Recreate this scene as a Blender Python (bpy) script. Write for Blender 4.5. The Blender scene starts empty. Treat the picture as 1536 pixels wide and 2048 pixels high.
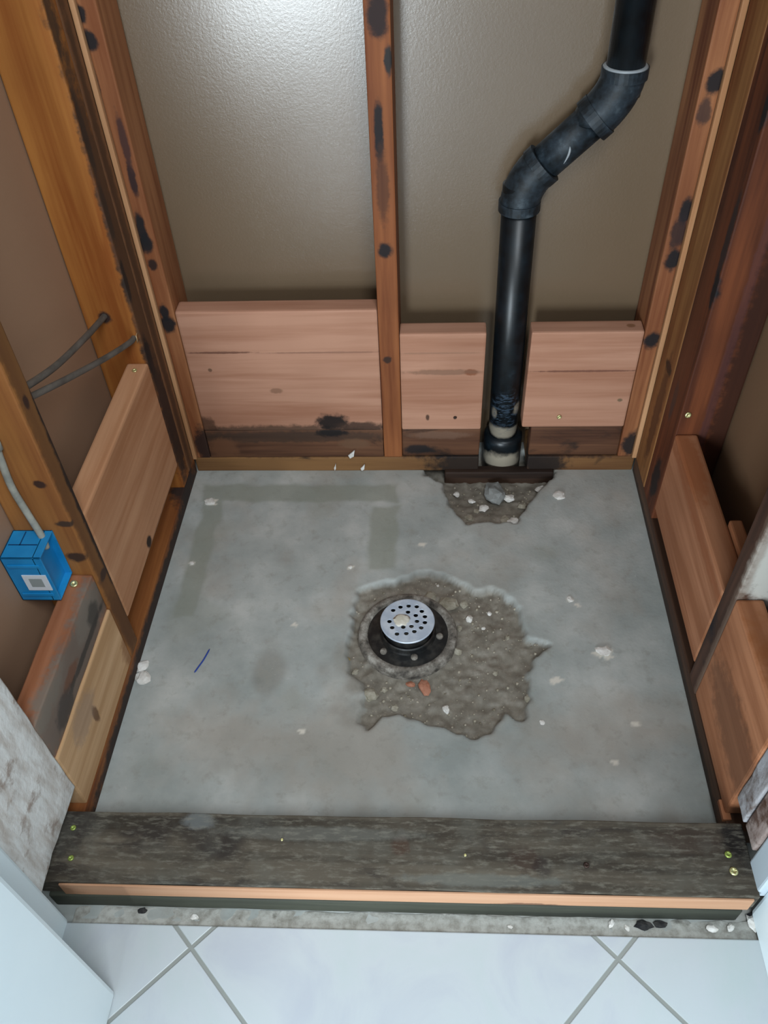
import bpy, bmesh, math, random
from mathutils import Vector, Matrix, noise
random.seed(4)
PI = math.pi
scn = bpy.context.scene
COL = scn.collection

# ------------------------------------------------------------ camera, light, exposure
cam = bpy.data.cameras.new('camera')
cam_o = bpy.data.objects.new('camera', cam); COL.objects.link(cam_o)
cam.sensor_fit = 'VERTICAL'; cam.sensor_height = 24.0
cam.lens = 1644.54 / 2048 * 24.0
cam.clip_start = 0.02
cam_o.location = (0.49279, -1.28948, 1.20317)
cam_o.rotation_euler = (0.77004, 0.036015, 0.034532)
scn.camera = cam_o

world = bpy.data.worlds.new('world'); scn.world = world
world.use_nodes = True
bg = world.node_tree.nodes['Background']
bg.inputs[0].default_value = (0.80, 0.92, 1.0, 1); bg.inputs[1].default_value = 0.42

def area(name, loc, target, sx, sy, power, color):
    l = bpy.data.lights.new(name, 'AREA'); l.shape = 'RECTANGLE'; l.size = sx; l.size_y = sy
    l.energy = power; l.color = color
    o = bpy.data.objects.new(name, l); COL.objects.link(o); o.location = loc
    d = Vector(target) - Vector(loc)
    o.rotation_euler = d.to_track_quat('-Z', 'Y').to_euler()
    return o
# daylight through the bathroom door / window behind the camera, low and a little to the left
area('door_daylight', (-0.10, -2.7, 0.55), (0.25, 0.0, 0.55), 0.46, 0.9, 50.0, (0.82, 0.93, 1.0))
# ceiling fixture of the bathroom
area('ceiling_light', (0.95, -1.9, 2.38), (0.4, -0.5, 0.3), 0.9, 0.9, 47.0, (0.90, 0.96, 1.0))

vs = scn.view_settings
vs.view_transform = 'Standard'; vs.look = 'None'; vs.gamma = 1.0
vs.use_curve_mapping = False; vs.exposure = 0.0
scn.cycles.use_denoising = True

# ------------------------------------------------------------ helpers
SKEW = 0.013                                   # the stall is a touch out of square
def sk(v): return Vector((v[0] + SKEW * v[1], v[1], v[2]))
W = 0.93

def link(o, parent=None):
    COL.objects.link(o)
    if parent is not None:
        o.parent = parent
        o.matrix_parent_inverse = parent.matrix_world.inverted() if False else Matrix.Translation(-parent_loc(parent))
    return o
def parent_loc(p):
    l = Vector(p.location)
    q = p.parent
    while q: l = l + Vector(q.location); q = q.parent
    return l
def tag(o, label=None, cat=None, group=None, kind=None):
    if label: o['label'] = label
    if cat: o['category'] = cat
    if group: o['group'] = group
    if kind: o['kind'] = kind
    return o
def empty(name, loc):
    o = bpy.data.objects.new(name, None); COL.objects.link(o); o.location = sk(loc); o.empty_display_size = .05
    return o
def obj(name, bm, mat, parent=None, skew=True, smooth=False, base=None):
    """link a bmesh (world coordinates) as one object whose origin sits at its own base"""
    if skew:
        for v in bm.verts: v.co = sk(v.co)
    bmesh.ops.recalc_face_normals(bm, faces=bm.faces)
    xs = [v.co.x for v in bm.verts]; ys = [v.co.y for v in bm.verts]; zs = [v.co.z for v in bm.verts]
    b = Vector(((min(xs)+max(xs))/2, (min(ys)+max(ys))/2, min(zs)))
    off = b if parent is None else absloc(parent)
    for v in bm.verts: v.co -= (b if parent is None else b)
    me = bpy.data.meshes.new(name); bm.to_mesh(me); bm.free()
    if smooth:
        for p in me.polygons: p.use_smooth = True
    if mat is not None: me.materials.append(mat)
    o = bpy.data.objects.new(name, me); COL.objects.link(o)
    if parent is None: o.location = b
    else:
        o.parent = parent; o.location = b - off
    return o
def absloc(o):
    l = Vector((0, 0, 0))
    while o is not None: l += Vector(o.location); o = o.parent
    return l

def add_box(bm, x0, x1, y0, y1, z0, z1, bev=0.0025, seg=2, wob=0.0, cuts=0):
    r = bmesh.ops.create_cube(bm, size=1.0)
    vv = r['verts']
    for v in vv:
        v.co = Vector((x0 + (v.co.x+.5)*(x1-x0), y0 + (v.co.y+.5)*(y1-y0), z0 + (v.co.z+.5)*(z1-z0)))
    ed = list({e for v in vv for e in v.link_edges})
    if bev > 0:
        g = bmesh.ops.bevel(bm, geom=ed, offset=bev, segments=seg, profile=0.6, affect='EDGES')
        vv = list({v for f in g['faces'] for v in f.verts} | {v for v in vv if v.is_valid})
    return vv
def box(name, x0, x1, y0, y1, z0, z1, mat, parent=None, bev=0.0025, rough=0.0, cut=0.03, freq=14.0, seed=0.0):
    bm = bmesh.new()
    add_box(bm, x0, x1, y0, y1, z0, z1, bev)
    if rough > 0:
        for ax, a, b in ((0, x0, x1), (1, y0, y1), (2, z0, z1)):
            n = min(int((b-a)/cut), 70)
            for k in range(1, n+1):
                p = a + (b-a)*k/(n+1)
                co = [0, 0, 0]; no = [0, 0, 0]; co[ax] = p; no[ax] = 1
                bmesh.ops.bisect_plane(bm, geom=bm.verts[:]+bm.edges[:]+bm.faces[:], plane_co=co, plane_no=no)
        for v in bm.verts:
            n3 = noise.noise_vector(Vector((v.co.x*freq+seed, v.co.y*freq, v.co.z*freq+seed*2)))
            v.co += n3*rough
    o = obj(name, bm, mat, parent, smooth=rough > 0)
    return o

def tube(bm, pts, radii, seg=20, cap=True):
    pts = [Vector(p) for p in pts]; n = len(pts)
    if not hasattr(radii, '__len__'): radii = [radii]*n
    rings = []; up = Vector((0, 1, 0))
    for i, p in enumerate(pts):
        t = (pts[min(i+1, n-1)] - pts[max(i-1, 0)])
        if t.length < 1e-9: t = Vector((0, 0, 1))
        t.normalize()
        a = up - t*up.dot(t)
        if a.length < .05: a = Vector((1, 0, 0)) - t*t.x
        a.normalize(); b = t.cross(a)
        rings.append([bm.verts.new(p + (a*math.cos(2*PI*k/seg) + b*math.sin(2*PI*k/seg))*radii[i]) for k in range(seg)])
    for i in range(n-1):
        for k in range(seg):
            bm.faces.new((rings[i][k], rings[i][(k+1) % seg], rings[i+1][(k+1) % seg], rings[i+1][k]))
    if cap: bm.faces.new(rings[0]); bm.faces.new(rings[-1])
def smooth_path(ctrl, n=10):
    """Catmull-Rom"""
    P = [Vector(c) for c in ctrl]; P = [P[0]*2-P[1]] + P + [P[-1]*2-P[-2]]
    out = []
    for i in range(1, len(P)-2):
        for k in range(n):
            t = k/n
            out.append(.5*((2*P[i]) + (P[i+1]-P[i-1])*t + (2*P[i-1]-5*P[i]+4*P[i+1]-P[i+2])*t*t + (3*P[i]-P[i-1]-3*P[i+1]+P[i+2])*t**3))
    out.append(P[-2]); return out
def lathe(bm, c, prof, seg=48, closed_top=True):
    rings = []
    for r, z in prof:
        rings.append([bm.verts.new((c[0]+r*math.cos(2*PI*k/seg), c[1]+r*math.sin(2*PI*k/seg), c[2]+z)) for k in range(seg)])
    for i in range(len(rings)-1):
        for k in range(seg):
            bm.faces.new((rings[i][k], rings[i][(k+1) % seg], rings[i+1][(k+1) % seg], rings[i+1][k]))
    return rings

# ------------------------------------------------------------ materials
class NT:
    def __init__(s, name, rough=0.7, spec=0.3):
        s.m = bpy.data.materials.new(name); s.m.use_nodes = True
        s.t = s.m.node_tree; s.b = s.t.nodes['Principled BSDF']
        s.b.inputs['Roughness'].default_value = rough
        s.b.inputs['Specular IOR Level'].default_value = spec
        s.geo = s.n('ShaderNodeNewGeometry')
    def n(s, ty): return s.t.nodes.new(ty)
    def l(s, a, b): s.t.links.new(a, b)
    def mapv(s, scale, loc=(0, 0, 0)):
        m = s.n('ShaderNodeMapping'); m.inputs['Scale'].default_value = scale; m.inputs['Location'].default_value = loc
        s.l(s.geo.outputs['Position'], m.inputs['Vector']); return m.outputs[0]
    def noise(s, scale, detail=4, rough=.6, vec=None, sc3=(1, 1, 1), loc=(0, 0, 0), dist=0):
        t = s.n('ShaderNodeTexNoise'); t.inputs['Scale'].default_value = scale
        t.inputs['Detail'].default_value = detail; t.inputs['Roughness'].default_value = rough
        t.inputs['Distortion'].default_value = dist
        s.l(vec if vec is not None else s.mapv(sc3, loc), t.inputs['Vector']); return t.outputs['Fac']
    def ramp(s, fac, stops):
        r = s.n('ShaderNodeValToRGB'); e = r.color_ramp.elements
        while len(e) < len(stops): e.new(.5)
        for i, (p, c) in enumerate(stops):
            e[i].position = p; e[i].color = (c, c, c, 1) if not hasattr(c, '__len__') else (*c, 1)
        s.l(fac, r.inputs[0]); return r.outputs[0]
    def mix(s, fac, a, b):
        m = s.n('ShaderNodeMix'); m.data_type = 'RGBA'
        for inp, v in ((m.inputs[0], fac), (m.inputs[6], a), (m.inputs[7], b)):
            if hasattr(v, 'is_linked') or isinstance(v, bpy.types.NodeSocket): s.l(v, inp)
            elif hasattr(v, '__len__'): inp.default_value = (*v, 1)
            else: inp.default_value = v
        return m.outputs[2]
    def math(s, op, a, b=0.0, clamp=False):
        m = s.n('ShaderNodeMath'); m.operation = op; m.use_clamp = clamp
        for i, v in ((0, a), (1, b)):
            if isinstance(v, bpy.types.NodeSocket): s.l(v, m.inputs[i])
            else: m.inputs[i].default_value = v
        return m.outputs[0]
    def blob(s, c, r, wob=.35, nz=None, soft=.35):
        """1 inside an ellipsoid spot of size r about c (world metres), ragged edge"""
        c = sk(c)
        m = s.n('ShaderNodeMapping'); m.vector_type = 'TEXTURE'
        m.inputs['Location'].default_value = c; m.inputs['Scale'].default_value = r
        s.l(s.geo.outputs['Position'], m.inputs['Vector'])
        v = s.n('ShaderNodeVectorMath'); v.operation = 'LENGTH'; s.l(m.outputs[0], v.inputs[0])
        d = v.outputs['Value']
        if nz is not None: d = s.math('ADD', d, s.math('MULTIPLY', s.math('SUBTRACT', nz, .5), wob*4))
        mr = s.n('ShaderNodeMapRange'); mr.interpolation_type = 'SMOOTHSTEP'
        mr.inputs['From Min'].default_value = 1.0+soft; mr.inputs['From Max'].default_value = 1.0-soft
        s.l(d, mr.inputs['Value']); return mr.outputs[0]
    def bump(s, h, strength=.3, dist=.002):
        b = s.n('ShaderNodeBump'); b.inputs['Strength'].default_value = strength; b.inputs['Distance'].default_value = dist
        s.l(h, b.inputs['Height']); s.l(b.outputs[0], s.b.inputs['Normal'])
    def color(s, c):
        if isinstance(c, bpy.types.NodeSocket): s.l(c, s.b.inputs['Base Color'])
        else: s.b.inputs['Base Color'].default_value = (*c, 1)

def lin(r, g, b):
    f = lambda c: (c/255/12.92) if c/255 <= .04045 else ((c/255+.055)/1.055)**2.4
    return (f(r), f(g), f(b))

def wood(name, light, dark, axis=2, spots=(), rot=0.0, rotcol=(.022, .016, .012), seed=0.0, rough=.65, spec=.25, edge=None, kind=None, specks=0.0, streak=1.0):
    n = NT(name, rough, spec)
    s1 = [26, 26, 26]; s1[axis] = 1.6
    s2 = [110, 110, 110]; s2[axis] = 4
    a = n.noise(1.0, 4, .55, sc3=s1, loc=(seed, seed*2, seed*.7), dist=.4)
    f = n.noise(1.0, 3, .6, sc3=s2, loc=(seed*3, 1, 2))
    t = n.math('ADD', n.math('MULTIPLY', a, .75), n.math('MULTIPLY', f, .25))
    c = n.ramp(t, [(.38, dark), (.60, light)])
    big = n.noise(5.0, 2, .5, loc=(seed, 3, seed))
    c = n.mix(n.ramp(big, [(.35, 0), (.7, .35*streak)]), c, tuple(x*.62 for x in dark))
    nz = n.noise(55.0, 4, .65)
    if rot > 0:
        sr = [16, 16, 16]; sr[axis] = 7
        r = n.noise(1.0, 5, .62, sc3=sr, loc=(seed*5, seed, 4), dist=.6)
        c = n.mix(n.ramp(r, [(.66-rot*.35, 0), (.74-rot*.22, .93)]), c, rotcol)
    for sp in spots:
        cc, rr = sp[0], sp[1]; colr = sp[2] if len(sp) > 2 else rotcol; am = sp[3] if len(sp) > 3 else .97
        m = n.math('MULTIPLY', n.blob(cc, rr, .32, nz, .3), am)
        c = n.mix(m, c, colr)
    if specks > 0:
        ss = [170, 170, 170]; ss[axis] = 45
        k = n.noise(1.0, 4, .7, sc3=ss, loc=(seed, 2, 9))
        c = n.mix(n.ramp(k, [(.50, 0), (.68, specks)]), c, lin(132, 128, 116))
        c = n.mix(n.ramp(n.noise(14, 5, .65, loc=(seed, 1, 1)), [(.48, 0), (.66, specks*.7)]), c, lin(104, 104, 96))
    n.color(c)
    n.bump(t, .35, .0015)
    return n.m

BLK = (.010, .010, .012)
PINK_L, PINK_D = lin(184, 138, 114), lin(160, 112, 88)
STUD_L, STUD_D = lin(166, 112, 74), lin(124, 72, 42)

# concrete with colours carried by vertex data (stain shapes that stay put)
def concrete_mat():
    n = NT('concrete_slab', .55, .4)
    at = n.n('ShaderNodeVertexColor'); at.layer_name = 'wear'
    sep = n.n('ShaderNodeSeparateColor'); n.l(at.outputs[0], sep.inputs[0])
    a = n.noise(7, 5, .62); b = n.noise(42, 5, .65); c = n.noise(190, 3, .6)
    base = n.ramp(a, [(.34, lin(146, 152, 149)), (.52, lin(163, 167, 164)), (.68, lin(182, 184, 180))])
    base = n.mix(n.ramp(n.noise(4.2, 4, .6, loc=(2, 7, 1)), [(.50, 0), (.66, .55)]), base, lin(158, 148, 136))
    base = n.mix(n.ramp(b, [(.54, 0), (.72, .45)]), base, lin(132, 130, 120))
    wh = n.noise(30, 3, .7, loc=(4, 1, 8))
    base = n.mix(n.ramp(wh, [(.70, 0), (.76, .5)]), base, lin(196, 196, 194))
    base = n.mix(n.math('MULTIPLY', sep.outputs[1], .85), base, lin(134, 138, 126))    # trowel bands, damp marks
    mud = n.ramp(b, [(.32, lin(106, 100, 90)), (.55, lin(128, 122, 111)), (.72, lin(146, 140, 130))])
    mud = n.mix(n.ramp(c, [(.62, 0), (.74, .5)]), mud, lin(176, 168, 152))
    base = n.mix(sep.outputs[0], base, mud)
    base = n.mix(n.math('MULTIPLY', sep.outputs[2], .9), base, lin(214, 208, 196))      # plaster splashes
    n.color(base)
    n.bump(n.math('ADD', n.math('MULTIPLY', b, .6), n.math('MULTIPLY', c, .4)), .25, .003)
    return n.m

def sheet_mat(name, col, gloss=.42, spec=.5):
    n = NT(name, gloss, spec)
    a = n.noise(3, 4, .6); f = n.noise(260, 3, .6)
    c = n.mix(n.ramp(a, [(.3, 0), (.75, .35)]), col, tuple(x*.8 for x in col))
    n.color(c); n.bump(f, .15, .0012)
    return n.m
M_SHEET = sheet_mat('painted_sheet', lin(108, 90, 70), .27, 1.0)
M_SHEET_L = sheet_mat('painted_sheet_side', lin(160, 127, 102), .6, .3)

def white_paint():
    n = NT('white_wall_paint', .45, .4)
    a = n.noise(6, 3, .5)
    n.color(n.ramp(a, [(.3, lin(230, 243, 248)), (.7, lin(238, 249, 252))])); return n.m
M_WHITE = white_paint()
def thinset(name, l, d, wood_c, amt):
    n = NT(name, .85, .15)
    a = n.noise(1.0, 5, .65, sc3=(60, 60, 14)); b = n.noise(22, 5, .65)
    c = n.ramp(a, [(.35, d), (.6, l)])
    c = n.mix(n.ramp(b, [(amt, 0), (amt+.1, .8)]), c, wood_c)
    n.color(c); n.bump(b, .8, .004); return n.m
M_THIN_L = thinset('adhesive_residue_pale', lin(226, 226, 223), lin(194, 186, 178), lin(150, 132, 120), .56)
M_THIN_R = thinset('adhesive_residue_grey', lin(172, 172, 176), lin(130, 124, 122), lin(90, 72, 62), .56)
M_THIN_R2 = thinset('adhesive_residue_brown', lin(160, 146, 140), lin(112, 92, 84), lin(74, 48, 34), .50)

def tile_mat():
    n = NT('white_marbled_floor_tile', .22, .5)
    # diagonal grid: world x/y turned by 45 degrees
    m = n.n('ShaderNodeMapping'); m.inputs['Rotation'].default_value = (0, 0, PI/4)
    m2 = n.n('ShaderNodeMapping'); m2.inputs['Location'].default_value = (-(0.746), 0.950, 0)
    n.l(n.geo.outputs['Position'], m2.inputs['Vector']); n.l(m2.outputs[0], m.inputs['Vector'])
    s = n.n('ShaderNodeSeparateXYZ'); n.l(m.outputs[0], s.inputs[0])
    T = 0.402
    masks = []
    for ax in (0, 1):
        w = n.math('PINGPONG', s.outputs[ax], T/2)
        # distance to nearest grid line at multiples of T
        lt = n.n('ShaderNodeMapRange'); lt.interpolation_type = 'SMOOTHSTEP'
        lt.inputs['From Min'].default_value = .0036; lt.inputs['From Max'].default_value = .0018
        q = n.math('PINGPONG', s.outputs[ax], T)   # period 2T ; need period T
        md = n.math('FLOORED_MODULO', s.outputs[ax], T)
        d = n.math('MINIMUM', md, n.math('SUBTRACT', T, md))
        n.l(d, lt.inputs['Value']); masks.append(lt.outputs[0])
    g = n.math('MAXIMUM', masks[0], masks[1])
    v = n.noise(5, 6, .6, dist=1.2)
    c = n.ramp(v, [(.35, lin(180, 186, 194)), (.5, lin(187, 194, 198)), (.7, lin(182, 193, 194))])
    c = n.mix(g, c, lin(138, 142, 138))
    n.color(c)
    r = n.math('ADD', n.math('MULTIPLY', g, .6), .22); n.l(r, n.b.inputs['Roughness'])
    n.bump(n.math('SUBTRACT', 1.0, g), .6, .0015)
    return n.m

# ------------------------------------------------------------ the slab, with the broken-out pits
HOLE = [(0.362,-0.43),(0.366,-0.375),(0.371,-0.327),(0.421,-0.303),(0.496,-0.284),(0.544,-0.296),(0.59,-0.32),(0.622,-0.316),(0.641,-0.326),(0.67,-0.366),(0.672,-0.405),(0.683,-0.432),(0.721,-0.448),(0.689,-0.469),(0.673,-0.51),(0.678,-0.553),(0.659,-0.595),(0.631,-0.582),(0.605,-0.614),(0.581,-0.632),(0.541,-0.615),(0.492,-0.598),(0.459,-0.587),(0.431,-0.594),(0.407,-0.617),(0.396,-0.599),(0.399,-0.552),(0.393,-0.523),(0.37,-0.503),(0.359,-0.472)]
PHOLE = [(0.493,0.06),(0.493,-0.012),(0.53,-0.038),(0.545,-0.09),(0.565,-0.133),(0.58,-0.16),(0.625,-0.144),(0.674,-0.153),(0.703,-0.104),(0.726,-0.068),(0.75,-0.031),(0.768,-0.006),(0.768,0.06)]
def sdist(p, poly):
    x, y = p; ins = False; best = 9
    n = len(poly)
    for i in range(n):
        x1, y1 = poly[i]; x2, y2 = poly[(i+1) % n]
        if (y1 > y) != (y2 > y) and x < (x2-x1)*(y-y1)/(y2-y1)+x1: ins = not ins
        dx, dy = x2-x1, y2-y1
        t = max(0, min(1, ((x-x1)*dx+(y-y1)*dy)/(dx*dx+dy*dy)))
        d = math.hypot(x-x1-t*dx, y-y1-t*dy)
        if d < best: best = d
    return -best if ins else best
def sst(a, b, x):
    t = max(0, min(1, (x-a)/(b-a))); return t*t*(3-2*t)
SPL = [(0.048,-0.094,.012),(0.043,-0.263,.006),(0.769,-0.078,.012),(0.762,-0.348,.007),(0.807,-0.461,.016),(0.797,-0.667,.006),(0.353,-0.272,.006),(0.491,-0.214,.008),(0.263,-0.409,.006),(0.72,-0.52,.01),(0.84,-0.60,.008),(0.30,-0.62,.006),(0.775,-0.36,.005),(0.813,-0.47,.01),(0.055,-0.10,.007)]
BANDS = [(0.03,0.080,-0.40,-0.085),(0.02,0.44,-0.098,-0.04),(0.385,0.445,-0.28,-0.105)]
def build_slab():
    x0, x1, y0, y1 = -0.10, 1.04, -0.96, 0.10
    st = 0.0042
    nx, ny = int((x1-x0)/st), int((y1-y0)/st)
    bm = bmesh.new(); cl = bm.loops.layers.color.new('wear')
    V = []; Cc = {}
    for j in range(ny+1):
        row = []
        for i in range(nx+1):
            x = x0+(x1-x0)*i/nx; y = y0+(y1-y0)*j/ny
            nv = noise.noise(Vector((x*55, y*55, 1.3)))*.007 + noise.noise(Vector((x*17, y*17, 7)))*.006
            d = 1.0
            if .3 < x < .77 and -.68 < y < -.24: d = sdist((x, y), HOLE)
            if .44 < x < .82 and y > -.2: d = min(d, sdist((x, y), PHOLE)*1.0)
            dd = d + nv
            m = sst(.003, -.004, dd)
            z = -.013*m
            if m > 0:
                z += m*(noise.noise(Vector((x*70, y*70, 3)))*.0038 + noise.noise(Vector((x*130, y*130, 3)))*.0020 + noise.noise(Vector((x*22, y*22, 9)))*.0035)
                if y > -.2: z -= .014*m*sst(-.17, -.06, y)
            z += noise.noise(Vector((x*5, y*5, 0)))*.0012
            if y < -.915: z -= .004 + 0*x
            v = bm.verts.new((x, y, z)); row.append(v)
            # colour data
            halo = sst(.035, .0, d + nv*2)*.35 if d < 1 else 0
            near = max(0, 1-math.hypot(x-.40, y+.50)/.13)
            mud = max(m, halo, .85*sst(.15, .8, near+noise.noise(Vector((x*30, y*30, 2)))*.35))
            mud = max(mud, .7*sst(.15, .6, noise.noise(Vector((x*11, y*11, 31))) - .25 + .55*max(0, 1-math.hypot(x-.43, y+.43)/.34)))
            bnd = 0
            for a, b, c, e in BANDS:
                q = min(x-a, b-x, y-c, e-y) + noise.noise(Vector((x*25, y*25, 5)))*.009
                bnd = max(bnd, .9*sst(-.006, .009, q))
            dk = noise.noise(Vector((x*9+3, y*9, 12)))
            bnd = max(bnd, .6*sst(.2, .5, dk))
            if y < -.905: bnd = max(bnd*.4, .25)
            sp = 0
            for a, b, r in SPL:
                q = math.hypot(x-a, (y-b)*1.3)/r + noise.noise(Vector((x*130, y*130, 8)))*.7
                sp = max(sp, sst(1.15, .75, q))
            Cc[v] = (mud, bnd, sp*(1-m), 1)
        V.append(row)
    bm.verts.index_update()
    for j in range(ny):
        for i in range(nx):
            f = bm.faces.new((V[j][i], V[j][i+1], V[j+1][i+1], V[j+1][i]))
            for l in f.loops: l[cl] = Cc_get(Cc, l.vert, V, j, i)
    return bm
def Cc_get(C, v, V, j, i):
    return C[v]
bm_slab = build_slab()
# bottom of the slab so that it has thickness
o = obj('floor', bm_slab, concrete_mat(), smooth=True)
tag(o, kind='structure')
box('floor', -0.6, 1.6, -0.97, 0.2, -0.16, -0.05, M_WHITE, bev=0)['kind'] = 'structure'
# white tile field in front of the curb
bm = bmesh.new(); add_box(bm, -1.6, 2.4, -3.4, -0.922, -0.05, 0.008, .0015)
# ragged back edge
o = obj('floor', bm, tile_mat(), skew=False); tag(o, kind='structure')

# ------------------------------------------------------------ sheets behind the studs, ceiling, room
ST_H = 2.36
box('wall_back', -0.14, 1.07, 0.090, 0.105, -0.02, 2.44, M_SHEET, bev=0)['kind'] = 'structure'
box('wall_left', -0.106, -0.091, -0.80, 0.09, -0.02, 2.44, M_SHEET_L, bev=0)['kind'] = 'structure'
box('wall_right', W+.091, W+.106, -0.80, 0.09, -0.02, 2.44, sheet_mat('shaded_sheet_right', lin(126, 98, 74), .6, .3), bev=0)['kind'] = 'structure'  # same paint as the other sheets, colour darkened for the shade on this side
box('ceiling', -0.14, 1.07, -0.88, 0.105, 2.44, 2.46, M_WHITE, bev=0)['kind'] = 'structure'
# wall ends beside the shower opening
box('wall_front_left', -0.30, 0.102, -1.60, -1.005, 0.008, 0.42, M_WHITE, bev=.006)['kind'] = 'structure'  # unseen top is cut low so the door daylight passes over it
box('trim_1', -0.12, 0.010, -1.003, -0.918, 0.004, 2.44, M_WHITE, bev=.004)['kind'] = 'structure'
box('wall_front_right', W+.016, W+.15, -1.24, -0.885, 0.004, 2.44, M_WHITE, bev=.006)['kind'] = 'structure'
M_BLUEGREY = NT('pale_blue_edge_paint', .5, .3); M_BLUEGREY.color(lin(186, 198, 206)); M_BLUEGREY = M_BLUEGREY.m
box('trim_2', W+.006, W+.12, -0.885, -0.845, 0.060, 2.44, M_BLUEGREY, bev=.003)['kind'] = 'structure'
box('trim_3', -0.12, 0.0, -0.918, -0.767, 0.094, 2.44, M_THIN_L, bev=.003, rough=.0035, cut=.02, freq=45)['kind'] = 'structure'
box('trim_4', W+.002, W+.12, -0.803, -0.767, 0.098, 2.44, M_THIN_R, bev=.003, rough=.002, cut=.02, freq=45)['kind'] = 'structure'
box('trim_5', W+.004, W+.12, -0.842, -0.806, 0.098, 2.44, M_THIN_R2, bev=.003, rough=.002, cut=.02, freq=45)['kind'] = 'structure'

# ------------------------------------------------------------ sole plates
def sp(c, r, col=BLK, am=.97): return (c, r, col, am)
DKB = (.030, .018, .012); RED = (.10, .030, .014)
m_pb = wood('plate_back_wood', lin(140, 102, 64), lin(104, 70, 42), 0, seed=3, rot=.12, rotcol=(.03, .018, .012), spots=[
    sp((.62, 0, .02), (.115, .05, .05), (.022, .015, .012)), sp((.74, 0, .02), (.05, .05, .03), (.02, .014, .012)),
    sp((.50, .045, .04), (.08, .05, .01), (.035, .020, .014)), sp((.82, .05, .04), (.09, .06, .01), (.045, .022, .014), .9),
    sp((.20, .050, .042), (.22, .045, .012), (.036, .021, .014), .92), sp((.33, .04, .042), (.06, .03, .012), BLK),
    sp((.10, .03, .042), (.08, .02, .012), (.05, .025, .014), .8), sp((.54, .02, .04), (.03, .02, .012), BLK)])
o = box('sole_plate', 0.001, 0.606, 0.0, 0.089, -.001, 0.038, m_pb, bev=.003)
tag(o, 'damp brown bottom plate along the back wall, from the left corner to the black pipe', 'bottom plate', 'bottom plates')
o = box('sole_plate', 0.708, 0.929, 0.0, 0.089, -.001, 0.038, m_pb, bev=.003)
tag(o, 'short dark bottom plate at the back, right of the black pipe', 'bottom plate', 'bottom plates')
m_pl = wood('plate_left_wood', lin(150, 96, 52), lin(112, 62, 30), 1, seed=8, spots=[
    sp((0.004, -.4, .004), (.02, .5, .025), (.028, .020, .018), .95), sp((-.0, -.08, .03), (.03, .06, .03), (.03, .02, .018))])
o = box('sole_plate', -0.089, 0.0, -0.790, 0.0, -.001, 0.038, m_pl, bev=.003)
tag(o, 'orange-brown bottom plate with a dark wet edge along the left wall', 'bottom plate', 'bottom plates')
m_pr = wood('plate_right_wood', lin(110, 84, 66), lin(74, 52, 40), 1, seed=11, spots=[
    sp((W-.002, -.4, .0), (.02, .5, .018), (.04, .030, .024), .9)])
o = box('sole_plate', W, W+.089, -0.790, 0.0, -.001, 0.040, m_pr, bev=.003)
tag(o, 'dark narrow bottom plate along the foot of the right wall', 'bottom plate', 'bottom plates')
m_form = wood('form_wood', lin(70, 50, 38), lin(40, 28, 22), 0, seed=5, rot=.2)
o = box('form_board', 0.535, 0.765, -0.012, 0.010, -.034, 0.004, m_form, bev=.003, rough=.0015)
tag(o, 'dark rotten strip of wood in front of the pipe base', 'form board')

# ------------------------------------------------------------ studs
GS = 'wall studs'
def stud(x0, x1, y0, y1, mat, label, z0=.038):
    o = box('wall_stud', x0, x1, y0, y1, z0, ST_H, mat, bev=.003)
    return tag(o, label, 'stud', GS)
m = wood('stud_back_left_wood', STUD_L, STUD_D, 2, seed=1, spots=[
    sp((.003, 0, .784), (.006, .02, .03), (.04, .02, .02)), sp((.023, 0, .64), (.006, .02, .03), (.03, .015, .015)), sp((.016, 0, .555), (.008, .02, .03)),
    sp((.016, 0, .530), (.012, .02, .018)), sp((.019, 0, .49), (.008, .02, .010), (.025, .012, .01)), sp((.018, 0, .395), (.008, .02, .018)),
    sp((.018, 0, .370), (.014, .02, .018)), sp((.009, 0, .876), (.008, .02, .012)), sp((.012, 0, .842), (.012, .02, .014)), sp((.025, 0, .70), (.006, .02, .04), (.06, .025, .02)),
    sp((.03, 0, .07), (.02, .05, .05), (.03, .015, .012))])
stud(.008, .036, .0, .089, m, 'mould-spotted stud of the back wall in its left corner')
m = wood('stud_light_edge_wood', lin(196, 150, 110), lin(166, 118, 80), 2, seed=2)
o = box('corner_strip', -.001, .0075, -.006, .03, .038, ST_H, m, bev=.002)
tag(o, 'thin pale wooden strip in the back left corner between the studs', 'strip', 'corner strips')
o = box('corner_strip', W-.0085, W+.001, -.006, .03, .038, ST_H, m, bev=.002)
tag(o, 'thin pale wooden strip in the back right corner between the studs', 'strip', 'corner strips')
m = wood('stud_centre_wood', lin(150, 92, 54), lin(104, 54, 30), 2, seed=4, spots=[
    sp((.427, 0, .864), (.014, .02, .03), (.02, .012, .012)), sp((.422, 0, .705), (.007, .02, .045)), sp((.425, 0, .511), (.012, .02, .014)),
    sp((.422, 0, .286), (.008, .02, .008), (.04, .02, .014)), sp((.440, 0, .806), (.006, .02, .02), (.02, .02, .02)), sp((.425, 0, .62), (.010, .02, .06), (.06, .025, .015), .7)])
stud(.407, .445, 0, .089, m, 'lone centre stud of the back wall with black knots')
m = wood('stud_back_right_wood', STUD_L, lin(110, 58, 34), 2, seed=6, spots=[
    sp((.914, 0, .765), (.013, .02, .017)), sp((.906, 0, .725), (.010, .02, .02), (.03, .02, .02), .8), sp((.914, 0, .570), (.010, .02, .022)),
    sp((.911, 0, .535), (.012, .02, .03), (.02, .014, .016), .85), sp((.912, 0, .485), (.013, .02, .020)), sp((.909, 0, .324), (.014, .02, .017)), sp((.918, 0, .07), (.02, .05, .035), (.018, .014, .014))])
stud(.8925, .921, 0, .089, m, 'stud of the back wall in its right corner with black spots')
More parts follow.
